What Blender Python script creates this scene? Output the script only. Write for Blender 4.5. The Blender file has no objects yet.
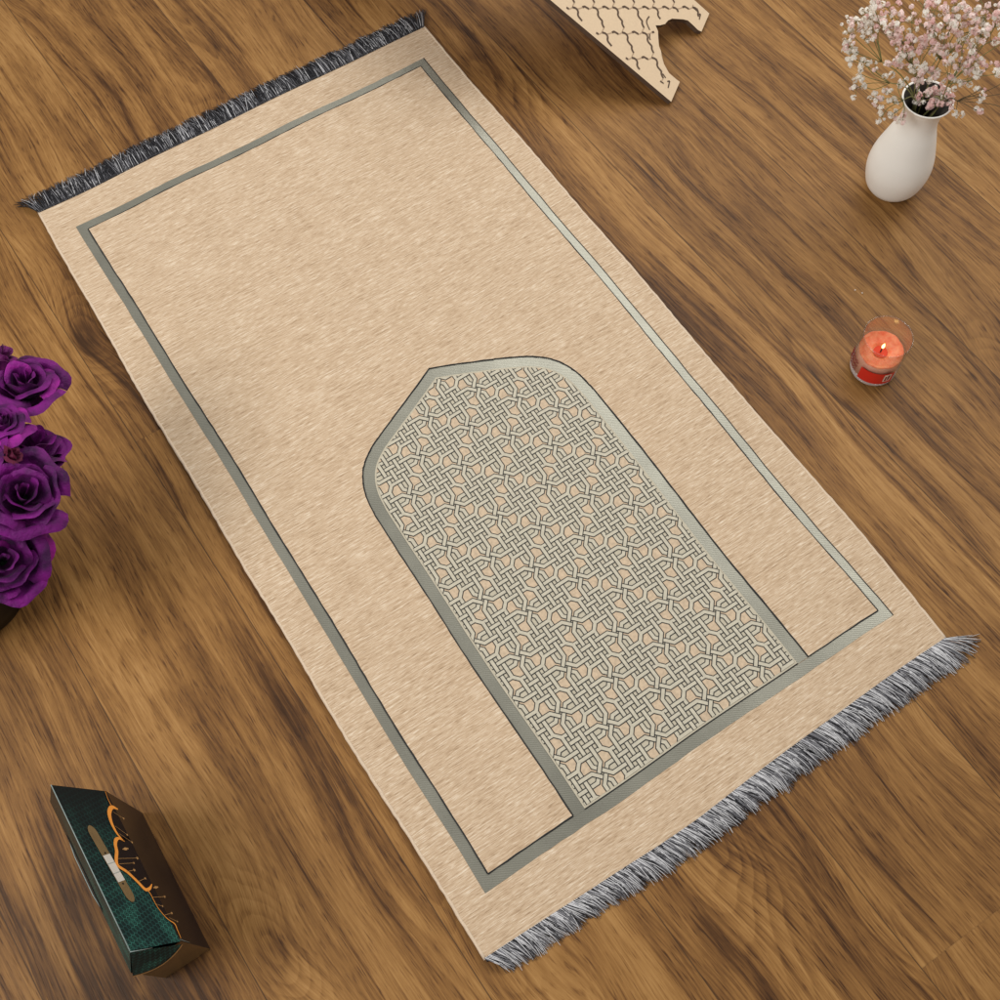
import bpy, bmesh, math, random
from mathutils import Vector, Matrix

sc = bpy.context.scene
col = sc.collection
PI = math.pi

# ------------------------------------------------------------------ camera
CAM = Vector((-0.328034, -0.674391, 1.324116))
AX = Vector((0.839124, -0.543644, -0.017969))     # camera right
AY = Vector((0.500328, 0.758461, 0.417623))       # camera up
AZ = Vector((-0.213410, -0.359428, 0.908443))     # camera back
FOC = 1148.34                                     # focal length in 1000ths of the picture width
cd = bpy.data.cameras.new('camera')
cam = bpy.data.objects.new('camera', cd)
col.objects.link(cam)
m = Matrix.Identity(4)
for i, a in enumerate((AX, AY, AZ)):
    for j in range(3):
        m[j][i] = a[j]
m.translation = CAM
cam.matrix_world = m
cd.sensor_width = 36
cd.lens = FOC / 1000 * 36
cd.clip_start = 0.01
cd.clip_end = 50
sc.camera = cam

# ------------------------------------------------------------------ world and lamps
w = bpy.data.worlds.new('World')
sc.world = w
w.use_nodes = True
bg = w.node_tree.nodes['Background']
bg.inputs[0].default_value = (1.0, 0.975, 0.94, 1)
bg.inputs[1].default_value = 0.47


def area(name, loc, target, size, power, colr):
    d = bpy.data.lights.new(name, 'AREA')
    d.shape = 'RECTANGLE'
    d.size, d.size_y = size
    d.energy = power
    d.color = colr
    o = bpy.data.objects.new(name, d)
    col.objects.link(o)
    o.location = loc
    o.rotation_euler = (Vector(target) - Vector(loc)).to_track_quat('-Z', 'Y').to_euler()
    return o


area('window_light', (1.55, 0.75, 2.10), (0.15, 0.1, 0), (2.7, 1.1), 47, (1.0, 0.98, 0.94))
area('softbox_light', (-1.75, 0.15, 1.75), (-0.2, -0.1, 0), (1.1, 0.9), 32, (1.0, 0.965, 0.92))

sc.view_settings.view_transform = 'Standard'
sc.view_settings.look = 'None'
sc.view_settings.exposure = 0.0
sc.view_settings.gamma = 1
sc.view_settings.use_curve_mapping = False
sc.render.engine = 'CYCLES'
sc.render.resolution_x = sc.render.resolution_y = 1024


# ------------------------------------------------------------------ helpers
def ray(px, py):
    return AX * ((px - 500) / FOC) + AY * ((500 - py) / FOC) - AZ


def at(px, py, z=0.0):
    """the place in the room, at height z, that stands where the photograph shows it"""
    d = ray(px, py)
    return CAM + d * ((z - CAM.z) / d.z)


def on_plane(px, py, p0, n):
    d = ray(px, py)
    return CAM + d * ((p0 - CAM).dot(n) / d.dot(n))


def obj(name, bm, mats, parent=None, smooth=False, loc=None):
    me = bpy.data.meshes.new(name)
    bm.to_mesh(me)
    bm.free()
    for mt in (mats if isinstance(mats, (list, tuple)) else [mats]):
        me.materials.append(mt)
    if smooth:
        for p in me.polygons:
            p.use_smooth = True
    o = bpy.data.objects.new(name, me)
    col.objects.link(o)
    if parent is not None:
        o.parent = parent
        o.location = -parent.location if loc is None else loc   # meshes are written in room coordinates
    elif loc is not None:
        o.location = loc
    return o


def tag(o, label=None, cat=None, group=None, kind=None):
    if label: o['label'] = label
    if cat: o['category'] = cat
    if group: o['group'] = group
    if kind: o['kind'] = kind
    return o


def thing(name, label, cat, loc, group=None):
    o = bpy.data.objects.new(name, None)
    col.objects.link(o)
    o.location = loc
    o.empty_display_size = 0.02
    return tag(o, label, cat, group)


def face(bm, pts, mi=0):
    f = bm.faces.new([bm.verts.new(p) for p in pts])
    f.material_index = mi
    return f


def prism(bm, pts, z0, z1, mi_top=0, mi_side=0):
    """closed outline (list of xy) extruded from z0 to z1"""
    lo = [bm.verts.new((p[0], p[1], z0)) for p in pts]
    hi = [bm.verts.new((p[0], p[1], z1)) for p in pts]
    n = len(pts)
    for i in range(n):
        f = bm.faces.new((lo[i], lo[(i + 1) % n], hi[(i + 1) % n], hi[i]))
        f.material_index = mi_side
    f = bm.faces.new(hi)
    f.material_index = mi_top
    r = bmesh.ops.triangulate(bm, faces=[f])
    for t in r['faces']:
        t.material_index = mi_top
    bm.faces.new(lo[::-1]).material_index = mi_side


def tube(bm, pts, rad, sides=6, mi=0, cap=True):
    pts = [Vector(p) for p in pts]
    rads = rad if isinstance(rad, (list, tuple)) else [rad] * len(pts)
    prev = None
    rings = []
    for i, p in enumerate(pts):
        t = (pts[min(i + 1, len(pts) - 1)] - pts[max(i - 1, 0)])
        if t.length < 1e-9: t = Vector((0, 0, 1))
        t.normalize()
        if prev is None:
            a = Vector((0, 0, 1)) if abs(t.z) < 0.9 else Vector((1, 0, 0))
            n = t.cross(a).normalized()
        else:
            n = (prev - t * prev.dot(t))
            n = n.normalized() if n.length > 1e-6 else t.orthogonal().normalized()
        prev = n
        b = t.cross(n)
        rings.append([bm.verts.new(p + (n * math.cos(2 * PI * k / sides) + b * math.sin(2 * PI * k / sides)) * rads[i]) for k in range(sides)])
    for i in range(len(rings) - 1):
        for k in range(sides):
            f = bm.faces.new((rings[i][k], rings[i][(k + 1) % sides], rings[i + 1][(k + 1) % sides], rings[i + 1][k]))
            f.material_index = mi
            f.smooth = True
    if cap and sides > 2:
        bm.faces.new(rings[0][::-1]).material_index = mi
        bm.faces.new(rings[-1]).material_index = mi


def lathe(bm, c, prof, n=64, mi=0, a0=0, a1=2 * PI):
    full = abs(a1 - a0 - 2 * PI) < 1e-6
    cnt = n if full else n + 1
    rings = []
    for r, z in prof:
        if r < 1e-6:
            rings.append([bm.verts.new((c[0], c[1], c[2] + z))])
        else:
            rings.append([bm.verts.new((c[0] + r * math.cos(a0 + (a1 - a0) * k / n), c[1] + r * math.sin(a0 + (a1 - a0) * k / n), c[2] + z)) for k in range(cnt)])
    for i in range(len(rings) - 1):
        A, B = rings[i], rings[i + 1]
        for k in range(n):
            k2 = (k + 1) % cnt
            if len(A) == 1 and len(B) == 1: continue
            if len(A) == 1: vs = (A[0], B[k2], B[k])
            elif len(B) == 1: vs = (A[k], A[k2], B[0])
            else: vs = (A[k], A[k2], B[k2], B[k])
            f = bm.faces.new(vs)
            f.material_index = mi
            f.smooth = True


def ribbon(bm, pts, half, up, mi=0):
    """flat ribbon along 3D points lying in a surface with normal up"""
    pts = [Vector(p) for p in pts]
    L = []
    R = []
    for i, p in enumerate(pts):
        t1 = (p - pts[i - 1]).normalized() if i > 0 else None
        t2 = (pts[i + 1] - p).normalized() if i < len(pts) - 1 else None
        n1 = up.cross(t1) if t1 else up.cross(t2)
        n2 = up.cross(t2) if t2 else n1
        n = (n1 + n2)
        n = n.normalized() if n.length > 1e-6 else n1
        k = 1 / max(0.45, n.dot(n1))
        h = half[i] if isinstance(half, (list, tuple)) else half
        L.append(bm.verts.new(p + n * h * k))
        R.append(bm.verts.new(p - n * h * k))
    for i in range(len(pts) - 1):
        f = bm.faces.new((R[i], R[i + 1], L[i + 1], L[i]))
        f.material_index = mi


def smooth_pts(pts, n=4):
    """Catmull-Rom through the points"""
    P = [Vector(p) for p in pts]
    P = [P[0] * 2 - P[1]] + P + [P[-1] * 2 - P[-2]]
    out = []
    for i in range(1, len(P) - 2):
        for k in range(n):
            t = k / n
            a, b, c, d = P[i - 1], P[i], P[i + 1], P[i + 2]
            out.append(0.5 * ((2 * b) + (c - a) * t + (2 * a - 5 * b + 4 * c - d) * t * t + (3 * b - a - 3 * c + d) * t ** 3))
    out.append(P[-2])
    return out


# ------------------------------------------------------------------ materials
class NT:
    def __init__(s, name):
        s.m = bpy.data.materials.new(name)
        s.m.use_nodes = True
        s.t = s.m.node_tree
        s.b = s.t.nodes['Principled BSDF']
        s.out = s.t.nodes['Material Output']
        s._pos = None

    def n(s, typ, **kw):
        nd = s.t.nodes.new(typ)
        for k, v in kw.items(): setattr(nd, k, v)
        return nd

    def l(s, a, b):
        s.t.links.new(a, b)

    def put(s, sock, v):
        if v is None: return
        if hasattr(v, 'is_linked') or isinstance(v, bpy.types.NodeSocket): s.l(v, sock)
        else: sock.default_value = v

    def pos(s):
        if s._pos is None:
            s._pos = s.n('ShaderNodeNewGeometry').outputs['Position']
        return s._pos

    def sep(s, v):
        x = s.n('ShaderNodeSeparateXYZ')
        s.l(v, x.inputs[0])
        return x.outputs

    def comb(s, x, y, z):
        c = s.n('ShaderNodeCombineXYZ')
        for i, v in enumerate((x, y, z)): s.put(c.inputs[i], v)
        return c.outputs[0]

    def math(s, op, a, b=None, c=None, clamp=False):
        nd = s.n('ShaderNodeMath', operation=op)
        nd.use_clamp = clamp
        s.put(nd.inputs[0], a)
        s.put(nd.inputs[1], b)
        s.put(nd.inputs[2], c)
        return nd.outputs[0]

    def noise(s, vec, scale=1, detail=3, rough=0.5, dist=0):
        nd = s.n('ShaderNodeTexNoise')
        s.l(vec, nd.inputs['Vector'])
        nd.inputs['Scale'].default_value = scale
        nd.inputs['Detail'].default_value = detail
        nd.inputs['Roughness'].default_value = rough
        nd.inputs['Distortion'].default_value = dist
        return nd.outputs[0]

    def white(s, vec):
        nd = s.n('ShaderNodeTexWhiteNoise')
        s.l(vec, nd.inputs['Vector'])
        return nd.outputs[0]

    def voro(s, vec, scale=1, feature='F1', out='Distance'):
        nd = s.n('ShaderNodeTexVoronoi', feature=feature)
        s.l(vec, nd.inputs['Vector'])
        nd.inputs['Scale'].default_value = scale
        return nd.outputs[out]

    def ramp(s, f, stops):
        nd = s.n('ShaderNodeValToRGB')
        el = nd.color_ramp.elements
        while len(el) < len(stops): el.new(0.5)
        for e, (p, c) in zip(el, stops):
            e.position = p
            e.color = (*c, 1) if not isinstance(c, (int, float)) else (c, c, c, 1)
        s.put(nd.inputs[0], f)
        return nd.outputs[0]

    def mix(s, f, a, b, mode='MIX'):
        nd = s.n('ShaderNodeMixRGB', blend_type=mode)
        s.put(nd.inputs[0], f)
        for i, v in ((1, a), (2, b)):
            if isinstance(v, tuple): nd.inputs[i].default_value = (*v, 1)
            else: s.l(v, nd.inputs[i])
        return nd.outputs[0]

    def base(s, v):
        if isinstance(v, tuple): s.b.inputs['Base Color'].default_value = (*v, 1)
        else: s.l(v, s.b.inputs['Base Color'])
        return s

    def set(s, **kw):
        for k, v in kw.items():
            s.put(s.b.inputs[k.replace('_', ' ')], v)
        return s

    def bump(s, h, strength, dist):
        nd = s.n('ShaderNodeBump')
        nd.inputs['Strength'].default_value = strength
        nd.inputs['Distance'].default_value = dist
        s.l(h, nd.inputs['Height'])
        s.l(nd.outputs[0], s.b.inputs['Normal'])
        return s


def plain(name, c, rough=0.6, var=0.12, scale=60, **kw):
    t = NT(name)
    nz = t.noise(t.pos(), scale, 3)
    f = t.math('MULTIPLY_ADD', nz, 2 * var, 1 - var)
    t.base(t.mix(1.0, c, t.comb(f, f, f), 'MULTIPLY'))
    t.set(Roughness=rough, **kw)
    return t.m


def floor_material():
    t = NT('wood floor')
    px, py, pz = t.sep(t.pos())
    # boards run along y, very slightly turned
    x = t.math('MULTIPLY_ADD', py, 0.035, px)
    y = py
    PW, PL = 0.196, 2.9
    row = t.math('FLOOR', t.math('DIVIDE', t.math('ADD', x, 5.067), PW))
    fx = t.math('FRACT', t.math('DIVIDE', t.math('ADD', x, 5.067), PW))
    rr = t.white(t.comb(row, 3.7, 1.3))
    yy = t.math('DIVIDE', t.math('ADD', t.math('MULTIPLY_ADD', rr, PL, y), 7.0), PL)
    seg = t.math('FLOOR', yy)
    fy = t.math('FRACT', yy)
    pr = t.white(t.comb(row, seg, 9.1))
    pr2 = t.white(t.comb(row, seg, 2.6))
    off = t.math('MULTIPLY', pr, 13.0)
    # board space with a slow wander of the grain
    wv = t.comb(t.math('MULTIPLY', x, 5.0), t.math('MULTIPLY', y, 1.7), off)
    warp = t.math('SUBTRACT', t.noise(wv, 1.0, 2, 0.5), 0.5)
    # knots: sparse points that push the rings aside
    kx = t.math('MULTIPLY', x, 4.3)
    ky = t.math('MULTIPLY', y, 2.3)
    kv = t.comb(kx, ky, off)
    kd = t.voro(kv, 1.0)
    kn = t.math('POWER', 2.718, t.math('MULTIPLY', t.math('MULTIPLY', kd, kd), -26.0))
    gx = t.math('ADD', t.math('MULTIPLY_ADD', warp, 0.075, x), t.math('MULTIPLY', kn, 0.03))
    # broad bands
    bv = t.comb(t.math('MULTIPLY', gx, 21.0), t.math('MULTIPLY', y, 1.25), off)
    broad = t.noise(bv, 1.0, 4, 0.55, 0.25)
    # annual rings as contour lines of a slow field: cathedral arches and swirls
    rv = t.comb(t.math('MULTIPLY', gx, 9.0), t.math('MULTIPLY', y, 0.85), off)
    field = t.math('ADD', t.noise(rv, 1.0, 1.5, 0.45), t.math('MULTIPLY', kn, 0.36))
    jit = t.noise(t.comb(t.math('MULTIPLY', x, 60), t.math('MULTIPLY', y, 6), off), 1.0, 3, 0.6)
    ph = t.math('FRACT', t.math('MULTIPLY_ADD', field, 17.0, t.math('MULTIPLY', jit, 0.55)))
    ring = t.math('MULTIPLY', t.math('POWER', ph, 2.2), t.math('SUBTRACT', 1.0, t.math('POWER', ph, 14.0)))
    rmask = t.noise(t.comb(t.math('MULTIPLY', x, 9), t.math('MULTIPLY', y, 1.6), t.math('ADD', off, 4.0)), 1.0, 2, 0.5)
    rmask = t.ramp(rmask, [(0.36, 0.1), (0.64, 1.0)])
    ring = t.math('MULTIPLY', ring, rmask)
    # fine fibres and pores
    fine = t.noise(t.comb(t.math('MULTIPLY', gx, 250.0), t.math('MULTIPLY', y, 13.0), off), 1.0, 5, 0.74)
    pore = t.noise(t.comb(t.math('MULTIPLY', gx, 620.0), t.math('MULTIPLY', y, 42.0), off), 1.0, 2, 0.5)
    hair = t.noise(t.comb(t.math('MULTIPLY', gx, 430.0), t.math('MULTIPLY', y, 15.0), t.math('ADD', off, 5.0)), 1.0, 2, 0.6)
    pore = t.ramp(pore, [(0.56, 0.0), (0.74, 1.0)])
    blot = t.noise(t.comb(t.math('MULTIPLY', x, 3.4), t.math('MULTIPLY', y, 2.4), t.math('ADD', off, 7.0)), 1.0, 4, 0.6)
    cloud = t.noise(t.comb(t.math('MULTIPLY', x, 44), t.math('MULTIPLY', y, 20), off), 1.0, 4, 0.65)
    v = t.math('MULTIPLY_ADD', broad, 1.1, -0.04)
    v = t.math('ADD', v, t.math('MULTIPLY', t.math('SUBTRACT', fine, 0.5), 0.52))
    v = t.math('ADD', v, t.math('MULTIPLY', t.math('SUBTRACT', blot, 0.5), 0.70))
    v = t.math('ADD', v, t.math('MULTIPLY', t.math('SUBTRACT', cloud, 0.5), 0.22))
    v = t.math('ADD', v, t.math('MULTIPLY', t.math('SUBTRACT', pr2, 0.5), 0.10))
    mid = t.noise(t.comb(t.math('MULTIPLY', gx, 62.0), t.math('MULTIPLY', y, 2.2), off), 1.0, 4, 0.6, 0.3)
    v = t.math('ADD', v, t.math('MULTIPLY', t.math('SUBTRACT', mid, 0.5), 0.45))
    v = t.math('SUBTRACT', v, t.math('MULTIPLY', ring, 0.22))
    v = t.math('ADD', v, t.math('MULTIPLY', t.math('SUBTRACT', hair, 0.5), 0.55))
    v = t.math('SUBTRACT', v, t.math('MULTIPLY', pore, 0.26))
    vein = t.noise(t.comb(t.math('MULTIPLY', gx, 115.0), t.math('MULTIPLY', y, 1.6), t.math('ADD', off, 21.0)), 1.0, 3, 0.6, 0.2)
    v = t.math('SUBTRACT', v, t.math('MULTIPLY', t.ramp(vein, [(0.56, 0.0), (0.66, 1.0)]), 0.20))
    core = t.math('POWER', 2.718, t.math('MULTIPLY', t.math('MULTIPLY', kd, kd), -190.0))
    v = t.math('SUBTRACT', v, t.math('MULTIPLY', core, 0.36))
    c = t.ramp(v, [(0.0, (0.034, 0.0135, 0.005)), (0.2, (0.086, 0.0365, 0.0115)), (0.38, (0.176, 0.081, 0.0235)),
                   (0.54, (0.258, 0.126, 0.037)), (0.74, (0.350, 0.184, 0.060)), (1.0, (0.45, 0.260, 0.102))])
    # board hue drifts a little
    c = t.mix(t.math('MULTIPLY', pr, 0.10), c, (0.17, 0.090, 0.035))
    # joints
    ex = t.math('MINIMUM', fx, t.math('SUBTRACT', 1.0, fx))
    ey = t.math('MINIMUM', fy, t.math('SUBTRACT', 1.0, fy))
    jx = t.math('LESS_THAN', ex, 0.0034)
    jy = t.math('LESS_THAN', ey, 0.0003)
    j = t.math('MAXIMUM', jx, jy)
    c = t.mix(t.math('MULTIPLY_ADD', jy, 0.12, t.math('MULTIPLY', jx, 0.75)), c, (0.05, 0.026, 0.012))
    t.base(c)
    t.set(Roughness=t.math('MULTIPLY_ADD', fine, 0.2, 0.40), Specular_IOR_Level=0.17)
    hgt = t.math('SUBTRACT', t.math('MULTIPLY_ADD', pore, -0.5, t.math('MULTIPLY', fine, 0.6)), t.math('MULTIPLY', j, 0.6))
    t.bump(hgt, 0.35, 0.0006)
    return t.m


def pile_material():
    t = NT('beige chenille')
    x, y, z = t.sep(t.pos())
    s1 = t.noise(t.comb(t.math('MULTIPLY', x, 32), t.math('MULTIPLY', y, 540), 0.0), 1.0, 3, 0.6)
    s2 = t.noise(t.comb(t.math('MULTIPLY', x, 110), t.math('MULTIPLY', y, 1200), 4.0), 1.0, 2, 0.5)
    s3 = t.noise(t.comb(t.math('MULTIPLY', x, 9), t.math('MULTIPLY', y, 30), 8.0), 1.0, 3, 0.6)
    f = t.math('ADD', t.math('MULTIPLY', s1, 0.52), t.math('MULTIPLY', s2, 0.48))
    f = t.math('ADD', f, t.math('MULTIPLY', t.math('SUBTRACT', s3, 0.5), 0.11))
    c = t.ramp(f, [(0.34, (0.30, 0.197, 0.118)), (0.44, (0.464, 0.330, 0.212)), (0.54, (0.566, 0.428, 0.294)), (0.65, (0.73, 0.618, 0.485))])
    warp = t.math('SINE', t.math('MULTIPLY', x, 5200))
    t.base(t.mix(t.math('MULTIPLY_ADD', warp, 0.03, 0.04), c, (0.72, 0.58, 0.40)))
    t.set(Roughness=0.85, Specular_IOR_Level=0.2, Sheen_Weight=0.15)
    t.bump(f, 0.5, 0.0009)
    return t.m


def satin_material(name, c, c2, metal, rough):
    t = NT(name)
    x, y, z = t.sep(t.pos())
    d = t.math('SINE', t.math('MULTIPLY', t.math('ADD', t.math('MULTIPLY', x, 0.55), y), 2300))
    nz = t.noise(t.pos(), 900, 2)
    big = t.noise(t.pos(), 16, 3)
    f = t.math('ADD', t.math('MULTIPLY_ADD', d, 0.16, 0.5), t.math('MULTIPLY', t.math('SUBTRACT', nz, 0.5), 0.7), clamp=True)
    cc = t.mix(f, c, c2)
    bb = t.math('MULTIPLY_ADD', big, 0.5, 0.75)
    t.base(t.mix(1.0, cc, t.comb(bb, bb, bb), 'MULTIPLY'))
    t.set(Roughness=rough, Metallic=metal)
    t.bump(f, 0.3, 0.0003)
    return t.m


M = {}
M['floor'] = floor_material()
M['pile'] = pile_material()
M['selvedge'] = plain('pale edge yarn', (0.62, 0.49, 0.36), 0.9, 0.2, 400)
M['satin'] = satin_material('sage satin weave', (0.165, 0.160, 0.125), (0.335, 0.330, 0.280), 0.58, 0.37)
M['thread'] = plain('dark outline thread', (0.012, 0.013, 0.014), 0.8, 0.4, 500)
M['panelground'] = plain('pale silver ground', (0.47, 0.425, 0.325), 0.75, 0.2, 600)
M['cellpile'] = plain('sand coloured cell pile', (0.53, 0.41, 0.285), 0.85, 0.35, 260)
M['strap'] = plain('pale silver strap yarn', (0.49, 0.452, 0.355), 0.6, 0.2, 260)
M['fringe_black'] = plain('black fringe yarn', (0.012, 0.012, 0.017), 0.6, 0.3, 300)
M['fringe_grey'] = plain('grey fringe yarn', (0.19, 0.19, 0.21), 0.5, 0.3, 300)
M['fringe_white'] = plain('white fringe yarn', (0.62, 0.62, 0.64), 0.45, 0.2, 300)
M['ceramic'] = plain('matte white ceramic', (0.92, 0.90, 0.845), 0.34, 0.03, 30)
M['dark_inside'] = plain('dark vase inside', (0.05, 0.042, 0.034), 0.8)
M['stem_green'] = plain('dry green stem', (0.20, 0.20, 0.07), 0.7, 0.35, 90)
M['stem_brown'] = plain('dry brown stem', (0.085, 0.065, 0.03), 0.7, 0.3, 90)


def blossom_material(name, c):
    t = NT(name)
    nz = t.noise(t.pos(), 150, 3)
    cc = t.mix(1.0, c, t.comb(*[t.math('MULTIPLY_ADD', nz, 0.24, 0.88)] * 3), 'MULTIPLY')
    d = t.n('ShaderNodeBsdfDiffuse')
    u = t.n('ShaderNodeBsdfTranslucent')
    t.l(cc, d.inputs[0])
    t.l(cc, u.inputs[0])
    mx = t.n('ShaderNodeMixShader')
    mx.inputs[0].default_value = 0.42
    t.l(d.outputs[0], mx.inputs[1])
    t.l(u.outputs[0], mx.inputs[2])
    t.l(mx.outputs[0], t.out.inputs[0])
    return t.m


M['blossom_white'] = blossom_material('white dried blossom', (0.95, 0.92, 0.86))
M['blossom_pink'] = blossom_material('pale pink dried blossom', (0.95, 0.80, 0.77))
M['blossom_rose'] = blossom_material('dusty rose dried blossom', (0.88, 0.64, 0.61))
M['mdf'] = plain('raw fibreboard', (0.655, 0.50, 0.335), 0.8, 0.08, 300)
M['mdf_cut'] = plain('lit slot side', (0.40, 0.28, 0.18), 0.8, 0.2, 200)  # medium tan standing in for the lit sides of the slots
M['mdf_edge'] = plain('shade toned edge', (0.085, 0.05, 0.03), 0.8, 0.3, 200)  # shade on board sides and slot walls, put into the colour
M['purple'] = None
M['black_pot'] = plain('black glazed pot', (0.006, 0.006, 0.006), 0.45, 0.2, Specular_IOR_Level=0.15)
M['soil'] = plain('dark moss', (0.006, 0.007, 0.005), 0.9, 0.5, 200)
M['leaf'] = plain('dark artificial leaf', (0.02, 0.05, 0.02), 0.5, 0.3)


def petal_material(name, a, b):
    t = NT(name)
    nz = t.noise(t.pos(), 45, 3)
    t.base(t.mix(t.ramp(nz, [(0.35, 0.0), (0.68, 1.0)]), a, b))
    t.set(Roughness=0.55, Sheen_Weight=0.04, Specular_IOR_Level=0.22)
    fib = t.math('ADD', t.math('MULTIPLY', t.noise(t.pos(), 900, 2), 0.12), t.noise(t.pos(), 110, 4, 0.6))
    t.bump(fib, 0.8, 0.004)
    return t.m


M['purple'] = petal_material('deep purple petal cloth', (0.040, 0.0010, 0.047), (0.190, 0.0042, 0.185))
M['magenta'] = petal_material('magenta petal edge', (0.11, 0.003, 0.12), (0.36, 0.012, 0.30))
M['plum'] = petal_material('plum petal cloth', (0.085, 0.004, 0.075), (0.16, 0.010, 0.12))
M['leaf_dark'] = plain('black purple leaf cloth', (0.008, 0.004, 0.010), 0.7, 0.4)
M['crimson'] = petal_material('wine red petal cloth', (0.095, 0.005, 0.03), (0.15, 0.009, 0.045))

# ------------------------------------------------------------------ the floor
bm = bmesh.new()
face(bm, [(-3.5, -3.5, 0), (3.5, -3.5, 0), (3.5, 3.5, 0), (-3.5, 3.5, 0)])
fl = obj('floor', bm, M['floor'])
tag(fl, kind='structure')

# ------------------------------------------------------------------ the prayer rug
rug = thing('prayer_rug', 'beige prayer rug with sage frame, arch lattice panel and grey fringes, lying on wood floor', 'rug', (0, 0, 0))
UP = Vector((0, 0, 1))
ZB, ZS, ZF = 0.0046, 0.0050, 0.0062


def interp(tab, v):
    for (a, fa), (b, fb) in zip(tab, tab[1:]):
        if a <= v <= b:
            t = (v - a) / (b - a)
            t = t * t * (3 - 2 * t) * 0.6 + t * 0.4
            return fa + (fb - fa) * t
    return tab[0][1] if v < tab[0][0] else tab[-1][1]


BOT = [(-0.325, -0.5964), (-0.178, -0.6012), (-0.0445, -0.6050), (0.134, -0.5988), (0.325, -0.5964)]
TOP = [(-0.325, 0.5964), (-0.10, 0.5975), (0.10, 0.5962), (0.325, 0.5964)]
LEF = [(-0.5964, -0.325), (-0.2546, -0.3300), (0.1261, -0.3322), (0.5964, -0.325)]
RIG = [(-0.5964, 0.325), (-0.3975, 0.3315), (-0.1858, 0.3273), (0.2191, 0.3262), (0.5964, 0.325)]
NS = 24
outline = [(-0.325 + 0.65 * i / NS, interp(BOT, -0.325 + 0.65 * i / NS)) for i in range(NS)]
outline += [(interp(RIG, -0.5964 + 1.1928 * i / NS), -0.5964 + 1.1928 * i / NS) for i in range(NS)]
outline += [(0.325 - 0.65 * i / NS, interp(TOP, 0.325 - 0.65 * i / NS)) for i in range(NS)]
outline += [(interp(LEF, 0.5964 - 1.1928 * i / NS), 0.5964 - 1.1928 * i / NS) for i in range(NS)]
bm = bmesh.new()
prism(bm, outline, 0.0006, ZB)
obj('rug_base', bm, M['pile'], rug)

for tab in (LEF, RIG):
    bm = bmesh.new()
    pts = []
    random.seed(5)
    for i in range(150):
        y = -0.5964 + 1.1928 * i / 149
        pts.append((interp(tab, y) + random.uniform(-0.0004, 0.0004), y, 0.0033))
    tube(bm, pts, [0.0021 * random.uniform(0.85, 1.1) for p in pts], 8)
    obj('selvedge', bm, M['selvedge'], rug)

# sage frame band
FO = [(-0.2888, -0.5398), (0.2916, -0.5405), (0.2902, 0.5385), (-0.2898, 0.5428)]
FI = [(-0.2752, -0.5245), (0.2797, -0.5265), (0.2779, 0.5262), (-0.2766, 0.5289)]
random.seed(11)


def edge_pts(a, b, n=40, wob=0.0005):
    return [Vector((a[0] + (b[0] - a[0]) * i / n + (random.uniform(-wob, wob) if 0 < i < n else 0),
                    a[1] + (b[1] - a[1]) * i / n + (random.uniform(-wob, wob) if 0 < i < n else 0), 0)) for i in range(n + 1)]


bm = bmesh.new()
fo_lines = []
for k in range(4):
    A = edge_pts(FO[k], FO[(k + 1) % 4])
    B = edge_pts(FI[k], FI[(k + 1) % 4])
    fo_lines.append((A, B))
    for i in range(40):
        face(bm, [p + UP * ZS for p in (A[i], A[i + 1], B[i + 1], B[i])])
bmesh.ops.remove_doubles(bm, verts=bm.verts, dist=1e-6)
obj('frame_band', bm, M['satin'], rug)
# a thin thread along the outside of the right hand band
bm = bmesh.new()
ribbon(bm, [p + UP * (ZS + 0.0003) for p in fo_lines[1][0]], 0.00055, UP)
obj('frame_outline', bm, M['thread'], rug)

# the arch
CX, YB = 0.0055, -0.5258
AP = [(0.0, 0.0594), (0.04, 0.0412), (0.08, 0.0228), (0.10, 0.0132), (0.12, 0.0028), (0.1415, -0.0137), (0.155, -0.033),
      (0.1635, -0.057), (0.167, -0.086), (0.168, -0.145), (0.168, YB)]
# round the shoulder a little more finely
fine = smooth_pts([(a, b, 0) for a, b in AP[3:9]], 4)
AP = AP[:3] + [(p.x, p.y) for p in fine] + AP[9:]
ARCH = [(CX - x, y) for x, y in AP[::-1]] + [(CX + x, y) for x, y in AP[1:]]     # open polyline, bottom left -> tip -> bottom right


def inset(poly, d):
    """open polyline moved inwards (to its right when walked bottom left -> tip -> bottom right)"""
    out = []
    segs = []
    for a, b in zip(poly, poly[1:]):
        t = Vector((b[0] - a[0], b[1] - a[1])).normalized()
        n = Vector((t.y, -t.x))
        segs.append((Vector(a) + n * d, t))
    out.append((segs[0][0].x, poly[0][1]))
    for (p, t), (q, s) in zip(segs, segs[1:]):
        den = t.x * s.y - t.y * s.x
        if abs(den) < 1e-6:
            r = q
        else:
            k = ((q.x - p.x) * s.y - (q.y - p.y) * s.x) / den
            r = p + t * k
        out.append((r.x, r.y))
    out.append((segs[-1][0].x, poly[-1][1]))
    return out


# beige field round the arch, raised above the band
fieldpoly = [FI[0]] + ARCH + FI[1:]
fieldpoly = [FI[0], (ARCH[0][0], FI[0][1])] + ARCH[1:-1] + [(ARCH[-1][0], FI[1][1] + 0.0006)] + FI[1:]
bm = bmesh.new()
prism(bm, fieldpoly, ZB + 0.0001, ZF, 0, 1)
obj('field', bm, [M['pile'], M['thread']], rug)
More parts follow.
